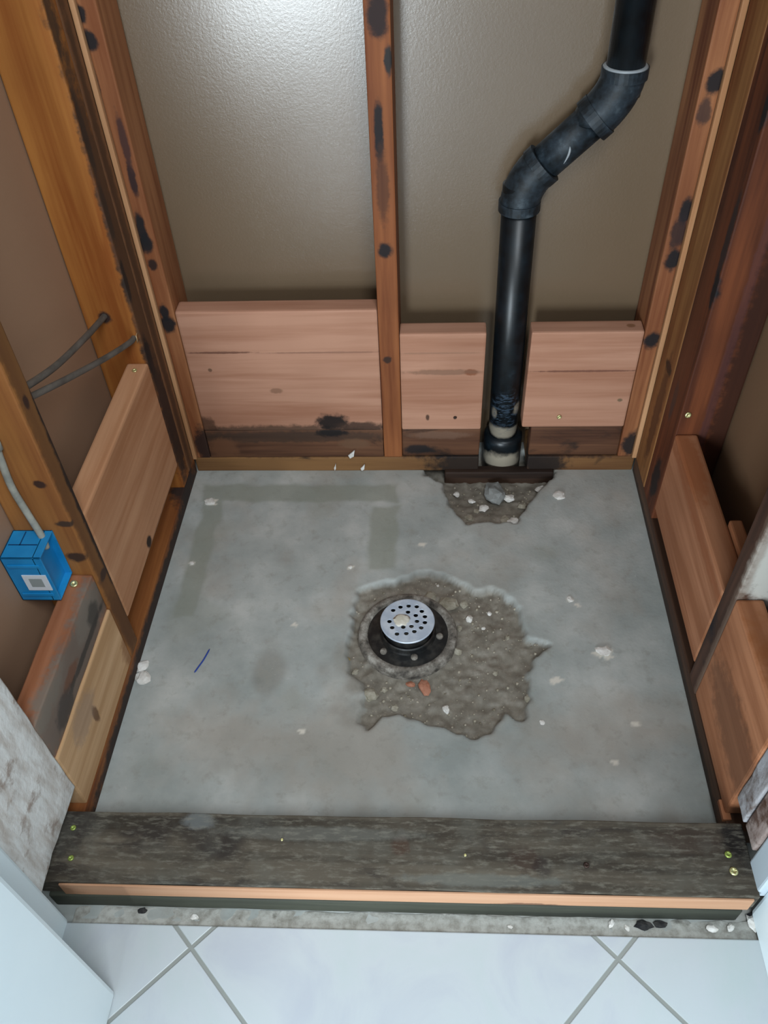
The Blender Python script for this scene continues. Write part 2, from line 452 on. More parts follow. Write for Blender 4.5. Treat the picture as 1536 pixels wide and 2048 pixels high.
# left wall: two studs in the corner, one in the middle
FACE_D, FACE_L = lin(104, 70, 48), lin(128, 88, 58)
m = wood('stud_left_corner_wood', FACE_L, FACE_D, 2, seed=7, spots=[
    sp((0, -.03, .5), (.012, .012, .5), (.045, .025, .016), .6)])
stud(-.089, .0, -.045, -.007, m, 'brown stud of the left wall, tight in the back corner')
m = wood('stud_left_front_wood', lin(178, 118, 58), lin(142, 80, 34), 2, seed=9, spots=[
    sp((0, -.08, .887), (.014, .012, .04), (.05, .03, .02), .8), sp((0, -.08, .74), (.012, .010, .06)), sp((0, -.082, .622), (.010, .010, .05), (.03, .02, .016)),
    sp((0, -.07, .5), (.008, .03, .40), (.06, .034, .022), .85), sp((0, -.085, .506), (.01, .008, .04), (.03, .02, .016)), sp((0, -.080, .348), (.012, .012, .05)),
    sp((0, -.07, .19), (.012, .03, .15), (.035, .020, .016), .9),
    sp((-.052, -.09, .444), (.010, .012, .012), (.03, .02, .02))])
stud(-.089, .0, -.092, -.047, m, 'orange stud of the left wall with two grey cables coming out of it')
m = wood('stud_left_middle_wood', lin(172, 118, 64), lin(132, 82, 44), 2, seed=12, spots=[
    sp((.0, -.485, .4), (.004, .020, .9), (.105, .048, .020), .72),
    sp((-.03, -.508, .662), (.012, .012, .02)), sp((-.03, -.508, .630), (.012, .008, .010)), sp((0, -.490, .576), (.010, .006, .010), (.04, .02, .015)),
    sp((-.02, -.508, .45), (.008, .006, .007), (.04, .02, .015)), sp((-.01, -.508, .372), (.014, .008, .006), (.05, .03, .02)), sp((-.0, -.470, .36), (.012, .009, .20), (.022, .014, .012), .95),
    sp((-.0, -.470, .55), (.012, .006, .04), (.020, .014, .012), .95), sp((-.016, -.508, .30), (.016, .01, .010), (.05, .025, .015)), sp((0, -.49, .12), (.02, .03, .07), (.10, .04, .015), .6),
    sp((-.06, -.508, .72), (.02, .01, .012), (.06, .03, .02), .7), sp((-.0, -.485, .235), (.01, .012, .010), (.03, .02, .02), .8)])
stud(-.089, .0, -.508, -.470, m, 'leaning-looking tan stud of the left wall that carries the blue electrical box')
# right wall: corner pair laid flat, then a mouldy one
m = wood('stud_right_corner_wood', lin(158, 112, 68), lin(112, 66, 36), 2, seed=14, spots=[
    sp((W, -.06, .306), (.01, .02, .012), (.03, .018, .012)), sp((W, -.06, .20), (.01, .02, .12), (.07, .026, .014), .7)])
o = stud(W, W+.038, -.094, -.007, m, 'tan stud laid flat in the right wall, nearest the back corner')
m = wood('stud_right_pair_wood', lin(120, 66, 38), lin(66, 32, 20), 2, seed=15, spots=[
    sp((W, -.168, .60), (.01, .010, .08), (.025, .018, .018), .9), sp((W, -.172, .53), (.01, .010, .03)), sp((W, -.172, .79), (.01, .008, .03)),
    sp((W, -.145, .11), (.01, .022, .05), (.018, .012, .012)), sp((W, -.13, .286), (.01, .010, .04), (.04, .03, .03), .8), sp((W, -.12, .45), (.01, .03, .2), (.10, .035, .016), .5),
    sp((W+.048, -.18, .5), (.007, .01, .7), (.09, .036, .036), .5), sp((W+.082, -.18, .5), (.026, .01, 1.2), (.030, .010, .006), .85)])  # last spot is shade toward the sheet, put into the wood colour
stud(W, W+.089, -.180, -.096, m, 'doubled reddish stud of the right wall with a brass screw near its foot')
m = wood('stud_right_middle_wood', lin(92, 64, 50), lin(52, 36, 30), 2, seed=16, rot=.30, rotcol=(.010, .010, .014), spots=[
    sp((W+.05, -.569, .36), (.06, .012, .085), lin(186, 184, 176), .95), sp((W, -.566, .4), (.012, .008, .5), lin(120, 100, 86), .5)])
stud(W, W+.089, -.568, -.530, m, 'nearly black mouldy stud in the middle of the right wall')

# ------------------------------------------------------------ blocking boards between the studs
def screw(parent, loc, axis, label=None, r=.0048, mat=None):
    """round star-drive screw head"""
    z = Vector(axis).normalized(); q = z.to_track_quat('Z', 'Y').to_matrix()
    bm = bmesh.new()
    prof = [(r*.55, 0), (r*.95, .0004), (r, .0012), (r*.82, .0022), (r*.45, .0024), (r*.38, .0012), (0.0001, .0010)]
    rings = lathe(bm, (0, 0, 0), prof, 18)
    for rg in (4, 5):
        for k, v in enumerate(rings[rg]):
            if (k % 3) == 0: v.co.x *= 1.35; v.co.y *= 1.35
            else: v.co.x *= .75; v.co.y *= .75
    c = sk(loc)
    for v in bm.verts: v.co = q @ v.co + c
    o = obj('screw', bm, mat or M_BRASS, parent, skew=False, smooth=True)
    if label: o['label'] = label
    return o
n = NT('brass_screw', .3, .6); n.color(lin(214, 208, 150)); n.b.inputs['Metallic'].default_value = .75; M_BRASS = n.m
n = NT('green_coated_screw', .35, .6); n.color(lin(150, 168, 84)); n.b.inputs['Metallic'].default_value = .5; M_GREENSCREW = n.m
n = NT('dark_screw', .5, .4); n.color(lin(60, 44, 38)); n.b.inputs['Metallic'].default_value = .5; M_DARKSCREW = n.m

GB = 'blocking boards between the studs'
m = wood('block_back_left_wood', PINK_L, PINK_D, 0, seed=21, streak=.6, spots=[
    sp((.105, 0, .306), (.06, .03, .0025), (.16, .07, .045), .9), sp((.31, 0, .304), (.12, .03, .002), (.22, .11, .075), .6), sp((.078, 0, .266), (.004, .03, .004), (.15, .08, .05), .9),
    sp((.20, 0, .108), (.21, .03, .018), (.07, .040, .026), .85), sp((.305, 0, .134), (.032, .03, .020), (.010, .008, .008)), sp((.36, 0, .120), (.05, .03, .014), (.05, .028, .02), .9),
    sp((.045, 0, .120), (.02, .03, .03), (.06, .028, .016), .8), sp((.20, 0, .215), (.012, .03, .006), (.2, .1, .06), .7)])
o = box('blocking_board', .0365, .4065, 0.0, .038, .112, .395, m, bev=.004)
tag(o, 'longest pink-toned board at the back, between the left corner and the centre stud', 'board', GB)
m = wood('block_back_middle_wood', PINK_L, PINK_D, 0, seed=22, streak=.8, spots=[
    sp((.579, 0, .255), (.013, .03, .007), (.22, .07, .03), .9), sp((.53, 0, .256), (.07, .03, .006), (.18, .10, .065), .6), sp((.498, 0, .145), (.004, .03, .008), (.06, .03, .02), .9),
    sp((.52, 0, .300), (.09, .03, .002), (.26, .14, .09), .5)])
m2 = wood('old_board_back_wood', lin(112, 76, 54), lin(70, 44, 32), 0, seed=41, rot=.28, rotcol=(.022, .014, .011), spots=[
    sp((.20, 0, .095), (.25, .03, .014), (.045, .028, .020), .75), sp((.30, 0, .105), (.03, .03, .012), (.010, .008, .008)), sp((.07, 0, .062), (.03, .03, .03), (.16, .07, .035), .8),
    sp((.48, 0, .055), (.03, .03, .012), BLK, .9), sp((.52, .0, .095), (.06, .03, .01), (.16, .09, .06), .7), sp((.345, 0, .075), (.03, .03, .014), (.15, .08, .045), .7)])
o = box('old_board', .0365, .4065, 0.001, .037, .0385, .1115, m2, bev=.002, rough=.0012)
tag(o, 'rotten stained board under the longest back board, left of the centre stud', 'board', 'old stained boards at the back wall')
o = box('old_board', .4455, .606, 0.004, .040, .0385, .1125, m2, bev=.003, rough=.0010)
tag(o, 'stained board under the middle back board, left of the black pipe', 'board', 'old stained boards at the back wall')
o = box('old_board', .708, .892, 0.004, .040, .0385, .1175, m2, bev=.003, rough=.0010)
tag(o, 'stained board under the right back board, right of the black pipe', 'board', 'old stained boards at the back wall')
o = box('blocking_board', .4455, .606, 0.0, .038, .113, .343, m, bev=.004)
tag(o, 'pink board at the back between the centre stud and the black pipe', 'board', GB)
screw(o, (.553, -.001, .146), (0, -1, .0), 'rusty screw', mat=M_DARKSCREW, r=.0035)
m = wood('block_back_right_wood', PINK_L, PINK_D, 0, seed=23, streak=.5, spots=[
    sp((.80, 0, .256), (.10, .03, .0022), (.15, .06, .04), .85), sp((.873, 0, .186), (.005, .03, .004), (.12, .09, .05), .8), sp((.87, .02, .342), (.008, .006, .01), (.2, .09, .04), .8)])
o = box('blocking_board', .688, .892, 0.0, .038, .118, .343, m, bev=.004)
tag(o, 'pink board at the back between the black pipe and the right corner', 'board', GB)
screw(o, (.760, -.001, .146), (0, -1, 0), 'brass screw')
# left wall, back bay
m = wood('block_left_back_wood', lin(198, 150, 114), lin(172, 120, 84), 1, seed=24, streak=.6, spots=[
    sp((0, -.312, .118), (.02, .012, .012), (.02, .012, .01)), sp((0, -.26, .102), (.02, .12, .006), (.12, .05, .03), .5)])
o = box('blocking_board', -.038, 0.0, -.4695, -.0925, .102, .350, m, bev=.004)
tag(o, 'tall pink board on the left wall, in the bay next to the back corner', 'board', GB)
screw(o, (-.018, -.116, .3505), (0, -.15, 1), 'brass screw')
# left wall, front bay: tan plank below, stained board above
m = wood('plank_left_front_wood', lin(214, 176, 136), lin(186, 146, 104), 1, seed=25, streak=.6, spots=[
    sp((0, -.655, .105), (.02, .008, .02), (.16, .08, .04), .9), sp((0, -.68, .14), (.02, .04, .03), (.30, .22, .17), .5), sp((0, -.50, .06), (.02, .03, .04), (.2, .07, .02), .6)])
o = box('blocking_board', -.038, 0.0, -.766, -.5085, .0385, .176, m, bev=.003)
tag(o, 'tan plank standing on the bottom plate at the front of the left wall', 'board', GB)
m = wood('block_left_front_wood', lin(178, 122, 90), lin(146, 92, 62), 1, seed=26, rot=.0, spots=[
    sp((-.0, -.64, .215), (.022, .20, .05), (.15, .125, .105), .9), sp((-.006, -.56, .235), (.020, .05, .03), (.20, .17, .14), .8), sp((0, -.72, .25), (.024, .06, .02), (.19, .16, .13), .8),
    sp((0, -.66, .215), (.02, .03, .012), (.16, .07, .04), .8), sp((0, -.60, .20), (.02, .08, .007), (.04, .035, .03), .8), sp((0, -.55, .215), (.02, .02, .02), (.05, .045, .04), .8), sp((0, -.70, .20), (.02, .03, .02), (.06, .05, .045), .8)])
o = box('blocking_board', -.041, -.003, -.766, -.5085, .177, .262, m, bev=.003, rough=.0012)
tag(o, 'short stained board with grey mud on it, under the blue electrical box', 'board', GB)
screw(o, (-.024, -.529, .2635), (.1, -.2, 1), 'brass screw', r=.006)
# right wall
m = wood('block_right_back_wood', lin(190, 134, 100), lin(154, 100, 68), 1, seed=27, streak=1, spots=[
    sp((W, -.36, .232), (.02, .2, .012), (.30, .10, .04), .6), sp((W+.01, -.25, .25), (.02, .1, .01), (.30, .09, .03), .6)])
o = box('blocking_board', W, W+.038, -.529, -.1805, .070, .252, m, bev=.004)
tag(o, 'reddish board on the right wall, in the bay next to the back corner', 'board', GB)
o = box('backing_offcut', W+.0385, W+.058, -.529, -.395, .075, .262, m, bev=.003)
tag(o, 'thin reddish offcut sandwiched behind the back board of the right wall', 'board')
m = wood('block_right_front_wood', lin(186, 128, 92), lin(148, 94, 62), 1, seed=28, streak=1, spots=[
    sp((W+.01, -.66, .296), (.03, .10, .012), (.30, .10, .03), .7), sp((W, -.70, .15), (.02, .12, .05), (.10, .045, .025), .6)])
o = box('blocking_board', W, W+.038, -.766, -.5685, .042, .285, m, bev=.004)
tag(o, 'wide brown board at the front of the right wall, nearest the curb', 'board', GB)
bm = bmesh.new()
add_box(bm, W-.004, W+.008, -.775, -.745, .036, .044, .001)
o = obj('wood_splinter', bm, m); tag(o, 'orange wood splinter lying on the right bottom plate near the curb', 'splinter')
# screw driven in the doubled stud
for ob in [q for q in COL.objects if q.get('label', '').startswith('doubled reddish')]:
    screw(ob, (W+.012, -.181, .296), (0, -1, .2), 'brass screw', r=.0055)

# ------------------------------------------------------------ curb
m_ct = wood('curb_top_wood', lin(98, 90, 78), lin(56, 50, 42), 0, seed=31, rot=.32, rotcol=(.030, .024, .020), streak=1.0, rough=.75, specks=.45, spots=[
    sp((.638, -.850, .076), (.020, .016, .01), (.045, .026, .018), .6), sp((.66, -.86, .076), (.012, .014, .01), (.022, .014, .012), .7), sp((.470, -.835, .076), (.012, .012, .01), (.06, .030, .018), .6),
    sp((.86, -.82, .076), (.05, .018, .01), (.040, .024, .018), .5), sp((.94, -.82, .07), (.035, .035, .02), (.012, .010, .009), .95), sp((.00, -.81, .076), (.04, .05, .01), (.02, .014, .012), .8),
    sp((.185, -.805, .077), (.022, .012, .01), lin(112, 116, 116), .65), sp((.36, -.82, .077), (.13, .010, .01), lin(106, 106, 100), .45), sp((.58, -.878, .077), (.10, .008, .01), lin(104, 108, 104), .5)])
# the front edge of the upper board is freshly cut, the rest weathered
def curb_top():
    bm = bmesh.new(); add_box(bm, -.024, .938, -.892, -.794, .0385, .0765, .002)
    for x in [i*.02 for i in range(1, 46)]:
        bmesh.ops.bisect_plane(bm, geom=bm.verts[:]+bm.edges[:]+bm.faces[:], plane_co=(x, 0, 0), plane_no=(1, 0, 0))
    for v in bm.verts:
        v.co.y += noise.noise(Vector((v.co.x*9, 0, 4)))*.0015
        v.co.z += noise.noise(Vector((v.co.x*7, v.co.y*40, 2)))*.0008
    return bm
m_cf = wood('fresh_cut_edge_wood', lin(192, 150, 120), lin(174, 128, 96), 0, seed=33, streak=.3, spots=[
    sp((.642, -.893, .040), (.045, .01, .006), (.12, .06, .035), .85), sp((-.0, -.893, .05), (.03, .01, .03), (.20, .10, .05), .7)])
top = obj('curb_board', curb_top(), m_ct, smooth=False)
tag(top, 'dark weathered upper curb board across the shower entrance, with a pale cut front edge', 'curb board', 'curb boards')
o = box('cut_edge', .010, .930, -.8955, -.8925, .0400, .0735, m_cf, top, bev=.0008); o['label'] = 'pale freshly cut front edge'
for x, y, mt, r in [(.008, -.819, M_GREENSCREW, .0042), (.018, -.861, M_GREENSCREW, .0042), (.909, -.838, M_GREENSCREW, .0048), (.911, -.860, M_BRASS, .0058),
                    (.558, -.846, M_BRASS, .002), (.719, -.856, M_DARKSCREW, .004), (.306, -.830, M_BRASS, .002)]:
    screw(top, (x, y, .0768), (0, 0, 1), {M_GREENSCREW: 'greenish screw', M_BRASS: 'brass screw', M_DARKSCREW: 'dark rusty screw'}[mt], r=r, mat=mt)
m_cl = wood('curb_lower_wood', lin(66, 68, 58), lin(40, 42, 36), 0, seed=34, rot=.2)
o = box('curb_board', -.015, .925, -.897, -.797, .0, .038, m_cl, bev=.003, rough=.0008)
tag(o, 'dark green-grey lower curb board under the weathered one, in front of the slab', 'curb board', 'curb boards')
# remains of mortar on the strip between curb and tile
m = thinset('mortar_strip', lin(176, 176, 170), lin(140, 138, 130), lin(70, 66, 58), .60)
o = box('floor', .015, .955, -.924, -.897, -.01, .001, m, bev=.001, rough=.0025, cut=.012, freq=60); tag(o, kind='structure')

# ------------------------------------------------------------ black drain stack
def abs_mat():
    n = NT('black_pipe_plastic', .38, .5)
    a = n.noise(30, 4, .6)
    c = n.ramp(a, [(.4, lin(8, 12, 15)), (.62, lin(15, 24, 30)), (.8, lin(34, 46, 54))])
    nz = n.noise(40, 4, .6)
    for cc, rr, am in [((.648, .010, .088), (.050, .04, .014), .92), ((.655, .010, .012), (.045, .04, .024), .9), ((.682, .02, .145), (.010, .02, .014), .85),
                   ((.632, .02, .135), (.006, .02, .014), .6), ((.735, .02, .655), (.004, .03, .012), .0)]:
        if am: c = n.mix(n.math('MULTIPLY', n.blob(cc, rr, .25, nz, .3), am), c, lin(176, 166, 148))
    c = n.mix(n.math('MULTIPLY', n.blob((.655, .0, .14), (.04, .05, .05), .3, nz, .3), n.ramp(n.noise(90, 3, .6, sc3=(1, 1, 3)), [(.5, 0), (.56, .6)])), c, lin(70, 88, 106))
    n.color(c); n.bump(a, .1, .001); return n.m
M_ABS = abs_mat()
n = NT('black_fitting_plastic', .55, .4)
c = n.ramp(n.noise(45, 4, .65), [(.4, lin(18, 24, 28)), (.6, lin(38, 48, 56)), (.78, lin(70, 80, 86))]); n.color(c); n.bump(n.noise(120, 3), .2, .001); M_FIT = n.m
n = NT('glue_line', .4, .5); n.color(lin(150, 156, 160)); M_GLUE = n.m
pipe = empty('drain_pipe', (.656, .045, -.05))
tag(pipe, 'black plastic drain pipe with an offset bend running up the back wall', 'pipe')
YP = .047
A = Vector((.657, YP, -.05)); B = Vector((.650, YP, .600)); C = Vector((.790, YP, .735)); D = Vector((.786, YP, 2.44))
bm = bmesh.new(); tube(bm, [A, B], .0300, 32); obj('lower_pipe', bm, M_ABS, pipe, smooth=True)
bm = bmesh.new(); tube(bm, [C, D], .0285, 32); obj('upper_pipe', bm, M_ABS, pipe, smooth=True)
def bend(P0, corner, P1, n=9):
    return [P0*(1-t)**2 + corner*2*t*(1-t) + P1*t*t for t in [i/n for i in range(n+1)]]
dAB = (A-B).normalized(); dBC = (C-B).normalized(); dCD = (D-C).normalized()
# lower elbow
def elbow(p_in, corner, p_out, d_in, d_out, name):
    el = bmesh.new()
    path = [p_in + d_in*.0, *bend(p_in, corner, p_out), ]
    R = [.0335]*len(path)
    tube(el, path, R, 32)
    o = obj(name, el, M_FIT, pipe, smooth=True)
    return o
pin = B + dAB*.040; pout = B + dBC*.045
e1 = elbow(pin, B, pout, dAB, dBC, 'elbow_fitting')
for p, d in ((pin, dAB), (pout, dBC)):
    bm = bmesh.new(); tube(bm, [p - d*.012, p + d*.004], [.0352, .0352], 32); o = obj('hub_rim', bm, M_FIT, e1, smooth=False)
pin2 = C - dBC*.052; pout2 = C + dCD*.036
e2 = elbow(pin2, C, pout2, -dBC, dCD, 'elbow_fitting')
bm = bmesh.new(); tube(bm, [pin2 + dBC*.014, pin2 - dBC*.004], [.0355, .0355], 32); obj('hub_rim', bm, M_FIT, e2)
bm = bmesh.new(); tube(bm, [pout2 - dCD*.012, pout2 + dCD*.004], [.0350, .0350], 32); obj('hub_rim', bm, M_FIT, e2)
bm = bmesh.new(); tube(bm, [pout2 + dCD*.004, pout2 + dCD*.0065], [.0340, .0310], 32); o = obj('glue_ring', bm, M_GLUE, e2, smooth=True); o['label'] = 'pale glue line'
bm = bmesh.new(); tube(bm, [pout + dBC*.0, pin2], .0288, 32); obj('middle_pipe', bm, M_FIT, pipe, smooth=True)
bm = bmesh.new()
mid = (pout+pin2)*.5; nrm = Vector((-.25, -1, .35)).normalized()
sp_pts = [mid + dBC*(-.008+.0030*(4-k)+.004*math.sin(k*.39)) + Vector((math.sin(a)*dBC.z*-1, -math.cos(a), math.sin(a)*dBC.x))*.0290 for k, a in enumerate([.12-.07*i for i in range(9)])]
tube(bm, sp_pts, [.0004, .0012, .0018, .002, .002, .0018, .0014, .001, .0004], 8)
o = obj('glue_drip', bm, M_GLUE, pipe, smooth=True); o['label'] = 'white drip'
bm = bmesh.new()
tube(bm, [(.6573, YP, -.05), (.657, YP, .056), (.657, YP, .066), (.657, YP, .070)], [.0405, .0405, .0395, .034], 36)
obj('pipe_hub', bm, M_ABS, pipe, smooth=True)

# ------------------------------------------------------------ floor drain
DC = (.462, -.425, 0)
drain = empty('shower_drain', (DC[0], DC[1], -.012)); tag(drain, 'round shower drain with a black flange and a pale perforated strainer in the mud pit', 'drain')
n = NT('drain_black_plastic', .35, .5)
c = n.ramp(n.noise(60, 4, .6), [(.45, lin(24, 25, 26)), (.75, lin(58, 56, 52))]); n.color(c); M_DRB = n.m
n = NT('drain_dirty_ring', .8, .2)
c = n.ramp(n.noise(40, 5, .7), [(.34, lin(62, 58, 54)), (.50, lin(118, 112, 104)), (.66, lin(168, 164, 156))]); n.color(c); n.bump(n.noise(70, 4), .5, .003); M_DRR = n.m
cf = DC
bm = bmesh.new(); lathe(bm, cf, [(.088, -.03), (.0885, -.002), (.086, .004), (.080, .0055), (.0735, .004), (.070, -.003), (.069, -.012)], 64)
o = obj('mud_ring', bm, M_DRR, drain, smooth=True, skew=False); o['label'] = 'dirty grey-brown outer ring'
bm = bmesh.new(); lathe(bm, cf, [(.0735, -.006), (.072, .000), (.060, .002), (.050, .003), (.0485, .006), (.0475, .014), (.0455, .016), (.0455, -.03), (.0005, -.03)], 64)
obj('flange', bm, M_DRB, drain, smooth=False, skew=False)
bm = bmesh.new(); lathe(bm, cf, [(.0425, -.02), (.0425, .029), (.0445, .030), (.0445, .0335), (.0405, .0335), (.0390, -.02)], 64)
obj('threaded_barrel', bm, M_DRB, drain, smooth=False, skew=False)
for a, rr in ((-.15, .056), (-2.35, .058), (-1.35, .054), (1.9, .058)):
    bx_, by_ = cf[0]+.0 + rr*math.cos(a)*1.02, cf[1] + rr*math.sin(a)
    bm = bmesh.new(); lathe(bm, (bx_, by_, .002), [(.0062, 0), (.0062, .003), (.0045, .0048), (.0001, .0052)], 14)
    n = None
    o = obj('bolt', bm, M_DRR, drain, smooth=True, skew=False)
# strainer: real holes cut by filling a 2D curve
def strainer():
    cu = bpy.data.curves.new('tmp', 'CURVE'); cu.dimensions = '2D'; cu.fill_mode = 'BOTH'; cu.extrude = .0013
    def circ(x, y, r, n=16):
        s = cu.splines.new('POLY'); s.points.add(n-1); s.use_cyclic_u = True
        for i in range(n): s.points[i].co = (x+r*math.cos(2*PI*i/n), y+r*math.sin(2*PI*i/n), 0, 1)
    circ(0, 0, .0462, 72)
    hr = .0041
    for px, py in [(490,425),(530,405),(575,398),(620,402),(648,430),(665,462),(665,497),(645,528),(608,550),(565,562),(515,565),(488,528),(472,492)]:
        circ((px-570)/145*.0465, -(py-487)/128*.0465, hr)
    for px, py in [(572,435),(615,455),(622,490),(592,520),(548,525)]:
        circ((px-570)/145*.0465, -(py-487)/128*.0465, hr)
    to = bpy.data.objects.new('tmp', cu); COL.objects.link(to)
    bpy.context.view_layer.update()
    dg = bpy.context.evaluated_depsgraph_get()
    me = bpy.data.meshes.new_from_object(to.evaluated_get(dg))
    bpy.data.objects.remove(to)
    bm = bmesh.new(); bm.from_mesh(me); bmesh.ops.remove_doubles(bm, verts=bm.verts, dist=1e-6)
    for v in bm.verts: v.co += Vector((cf[0], cf[1], .0365))
    return bm
n = NT('strainer_metal', .38, .6)
c = n.ramp(n.noise(50, 3, .6), [(.4, lin(176, 188, 204)), (.7, lin(204, 212, 222))]); n.color(c); n.b.inputs['Metallic'].default_value = .25; M_STR = n.m
st = obj('strainer', strainer(), M_STR, drain, skew=False); st['label'] = 'pale perforated strainer disc'
bm = bmesh.new(); lathe(bm, cf, [(.0445, .0335), (.0472, .0345), (.0478, .0365), (.0470, .0382), (.0455, .0380)], 64)
obj('strainer_rim', bm, M_STR, st, smooth=True, skew=False)
n = NT('cream_putty', .8, .2); n.color(n.ramp(n.noise(90, 4), [(.4, lin(190, 184, 168)), (.65, lin(214, 210, 200))])); M_PUT = n.m
bm = bmesh.new(); bmesh.ops.create_icosphere(bm, subdivisions=3, radius=1)
for v in bm.verts:
    k = 1 + .35*noise.noise(v.co*2.2)
    v.co = Vector((cf[0]-.011+v.co.x*.014*k, cf[1]+.001+v.co.y*.013*k, .0378+max(v.co.z, -.2)*.0016))
o = obj('putty_smear', bm, M_PUT, st, smooth=True, skew=False); o['label'] = 'cream putty clogging some holes'

# ------------------------------------------------------------ rubble in the pits, crumbs on the slab
def rock(name, c, r, mat, flat=.6, seed=0, ang=0, sx=1.0):
    bm = bmesh.new(); bmesh.ops.create_icosphere(bm, subdivisions=2, radius=1)
    ca, sa = math.cos(ang), math.sin(ang)
    for v in bm.verts:
        k = 1 + .45*noise.noise(v.co*1.4+Vector((seed*7.1, seed, 3))) + .2*noise.noise(v.co*4+Vector((seed, 0, seed)))
        x, y, z = v.co.x*r*k*sx, v.co.y*r*k, v.co.z*r*k*flat
        v.co = Vector((c[0]+x*ca-y*sa, c[1]+x*sa+y*ca, c[2]+z))
    return obj(name, bm, mat)
def stone_mat(name, a, b):
    n = NT(name, .8, .2); n.color(n.ramp(n.noise(80, 4, .6), [(.35, a), (.65, b)])); n.bump(n.noise(200, 3), .4, .001); return n.m
M_CHIP = stone_mat('concrete_chip', lin(134, 128, 112), lin(164, 158, 144))
M_PALE = stone_mat('plaster_crumb', lin(196, 192, 184), lin(226, 224, 220))
M_BRICK = stone_mat('reddish_chip', lin(150, 96, 74), lin(178, 128, 106))
chips = [(.540, -.352, .0155, M_CHIP, 'largest flat beige stone in the mud pit, right of the drain', .4, 1.25), (.506, -.335, .012, M_CHIP, 'flat brown stone behind the drain at the pit edge', .4, 1.1),
    (.570, -.352, .008, M_CHIP, 'small beige stone beside the largest flat stone of the pit', .5, 1), (.555, -.455, .010, M_CHIP, 'narrow grey chip in the middle of the mud pit', .5, .6),
    (.407, -.545, .013, M_CHIP, 'round grey lump at the front left edge of the mud pit', .5, 1), (.578, -.385, .0075, M_PALE, 'white pebble standing out in the pit, right of the large stone', .7, .8),
    (.615, -.372, .004, M_PALE, 'tiny white pebble toward the right rim of the mud pit', .7, 1), (.560, -.405, .006, M_CHIP, 'cream pebble just right of the drain flange', .6, .8),
    (.603, -.405, .004, M_PALE, 'small white grain in the middle right of the mud pit', .6, 1), (.645, -.425, .005, M_CHIP, 'grey grain under the right rim of the mud pit', .6, 1),
    (.535, -.570, .008, M_PALE, 'white plaster chip near the front of the mud pit', .5, .7), (.499, -.528, .010, M_BRICK, 'reddish brick chip in front of the drain', .4, 1.6),
    (.475, -.523, .006, M_BRICK, 'smaller reddish chip in front of the drain', .4, 1.4), (.360, -.475, .0075, stone_mat('ochre_chip', lin(130, 112, 66), lin(156, 136, 84)), 'ochre lump left of the drain flange', .6, 1),
    (.378, -.500, .006, M_CHIP, 'grey crumb at the left lip of the mud pit', .6, 1), (.52, -.305, .0055, M_PALE, 'thin white flake at the back rim of the mud pit', .3, .5),
    (.672, -.550, .007, M_CHIP, 'grey stone in the notch at the right front of the mud pit', .6, 1), (.45, -.57, .006, M_CHIP, 'dark crumb at the front of the mud pit', .6, 1),
    (.43, -.535, .005, M_CHIP, 'small crumb touching the front of the drain ring', .6, 1), (.62, -.50, .005, M_CHIP, 'lone beige grain in the smooth part of the mud pit', .6, 1)]
for i, (x, y, r, mt, lb, fl, sx) in enumerate(chips):
    tag(rock('stone_chip', (x, y, -.013+r*fl*.55), r, mt, fl, i+1, i*1.3, sx), lb, 'stone', 'stones in the mud pit')
crumbs = [(.045, -.095, .010, 'white plaster crumb in the back left corner of the slab'), (.769, -.079, .011, 'white plaster crumb on the slab before the right back board'),
    (.762, -.348, .0055, 'small oblong white crumb on the right of the slab'), (.807, -.461, .010, 'flat pinkish-white crumb on the right of the slab'),
    (.006, -.500, .011, 'larger white plaster lump against the left plate'), (.014, -.524, .012, 'nearest white plaster lump against the left plate'),
    (.043, -.263, .004, 'tiny white crumb near the left plate'), (.353, -.272, .004, 'tiny white crumb left behind the drain'), (.69, -.60, .004, 'tiny pale crumb in front of the mud pit')]
for i, (x, y, r, lb) in enumerate(crumbs):
    tag(rock('plaster_crumb', (x, y, r*.2), r, M_PALE, .35, 40+i, i, 1.2), lb, 'crumb', 'plaster crumbs on the slab')
rubb = [(.669, -.068, .010, M_PALE, 'white lump right of the pipe base in the rear pit'), (.615, -.097, .009, M_PALE, 'white lump left of centre in the rear pit'), (.560, -.055, .006, M_PALE, 'small white lump at the left end of the rear pit'),
    (.590, -.075, .006, M_PALE, 'small white flake beside the left end of the rear pit'), (.735, -.040, .008, M_PALE, 'white flake at the right end of the rear pit'), (.656, -.130, .009, M_CHIP, 'beige stone at the front of the rear pit'),
    (.586, -.125, .008, M_CHIP, 'beige stone at the front left of the rear pit'), (.694, -.090, .007, M_CHIP, 'grey stone on the right slope of the rear pit'), (.672, -.138, .011, M_PALE, 'long white chip at the front right of the rear pit'),
    (.640, -.055, .022, stone_mat('grey_mortar', lin(120, 122, 120), lin(140, 142, 140)), 'grey mortar lump directly in front of the pipe base'), (.60, -.105, .005, M_CHIP, 'small brown stone in the rear pit')]
for i, (x, y, r, mt, lb) in enumerate(rubb):
    tag(rock('stone_chip', (x, y, -.020+r*.3), r, mt, .5, 60+i, i*.9, 1.3), lb, 'stone', 'stones in the rear pit')
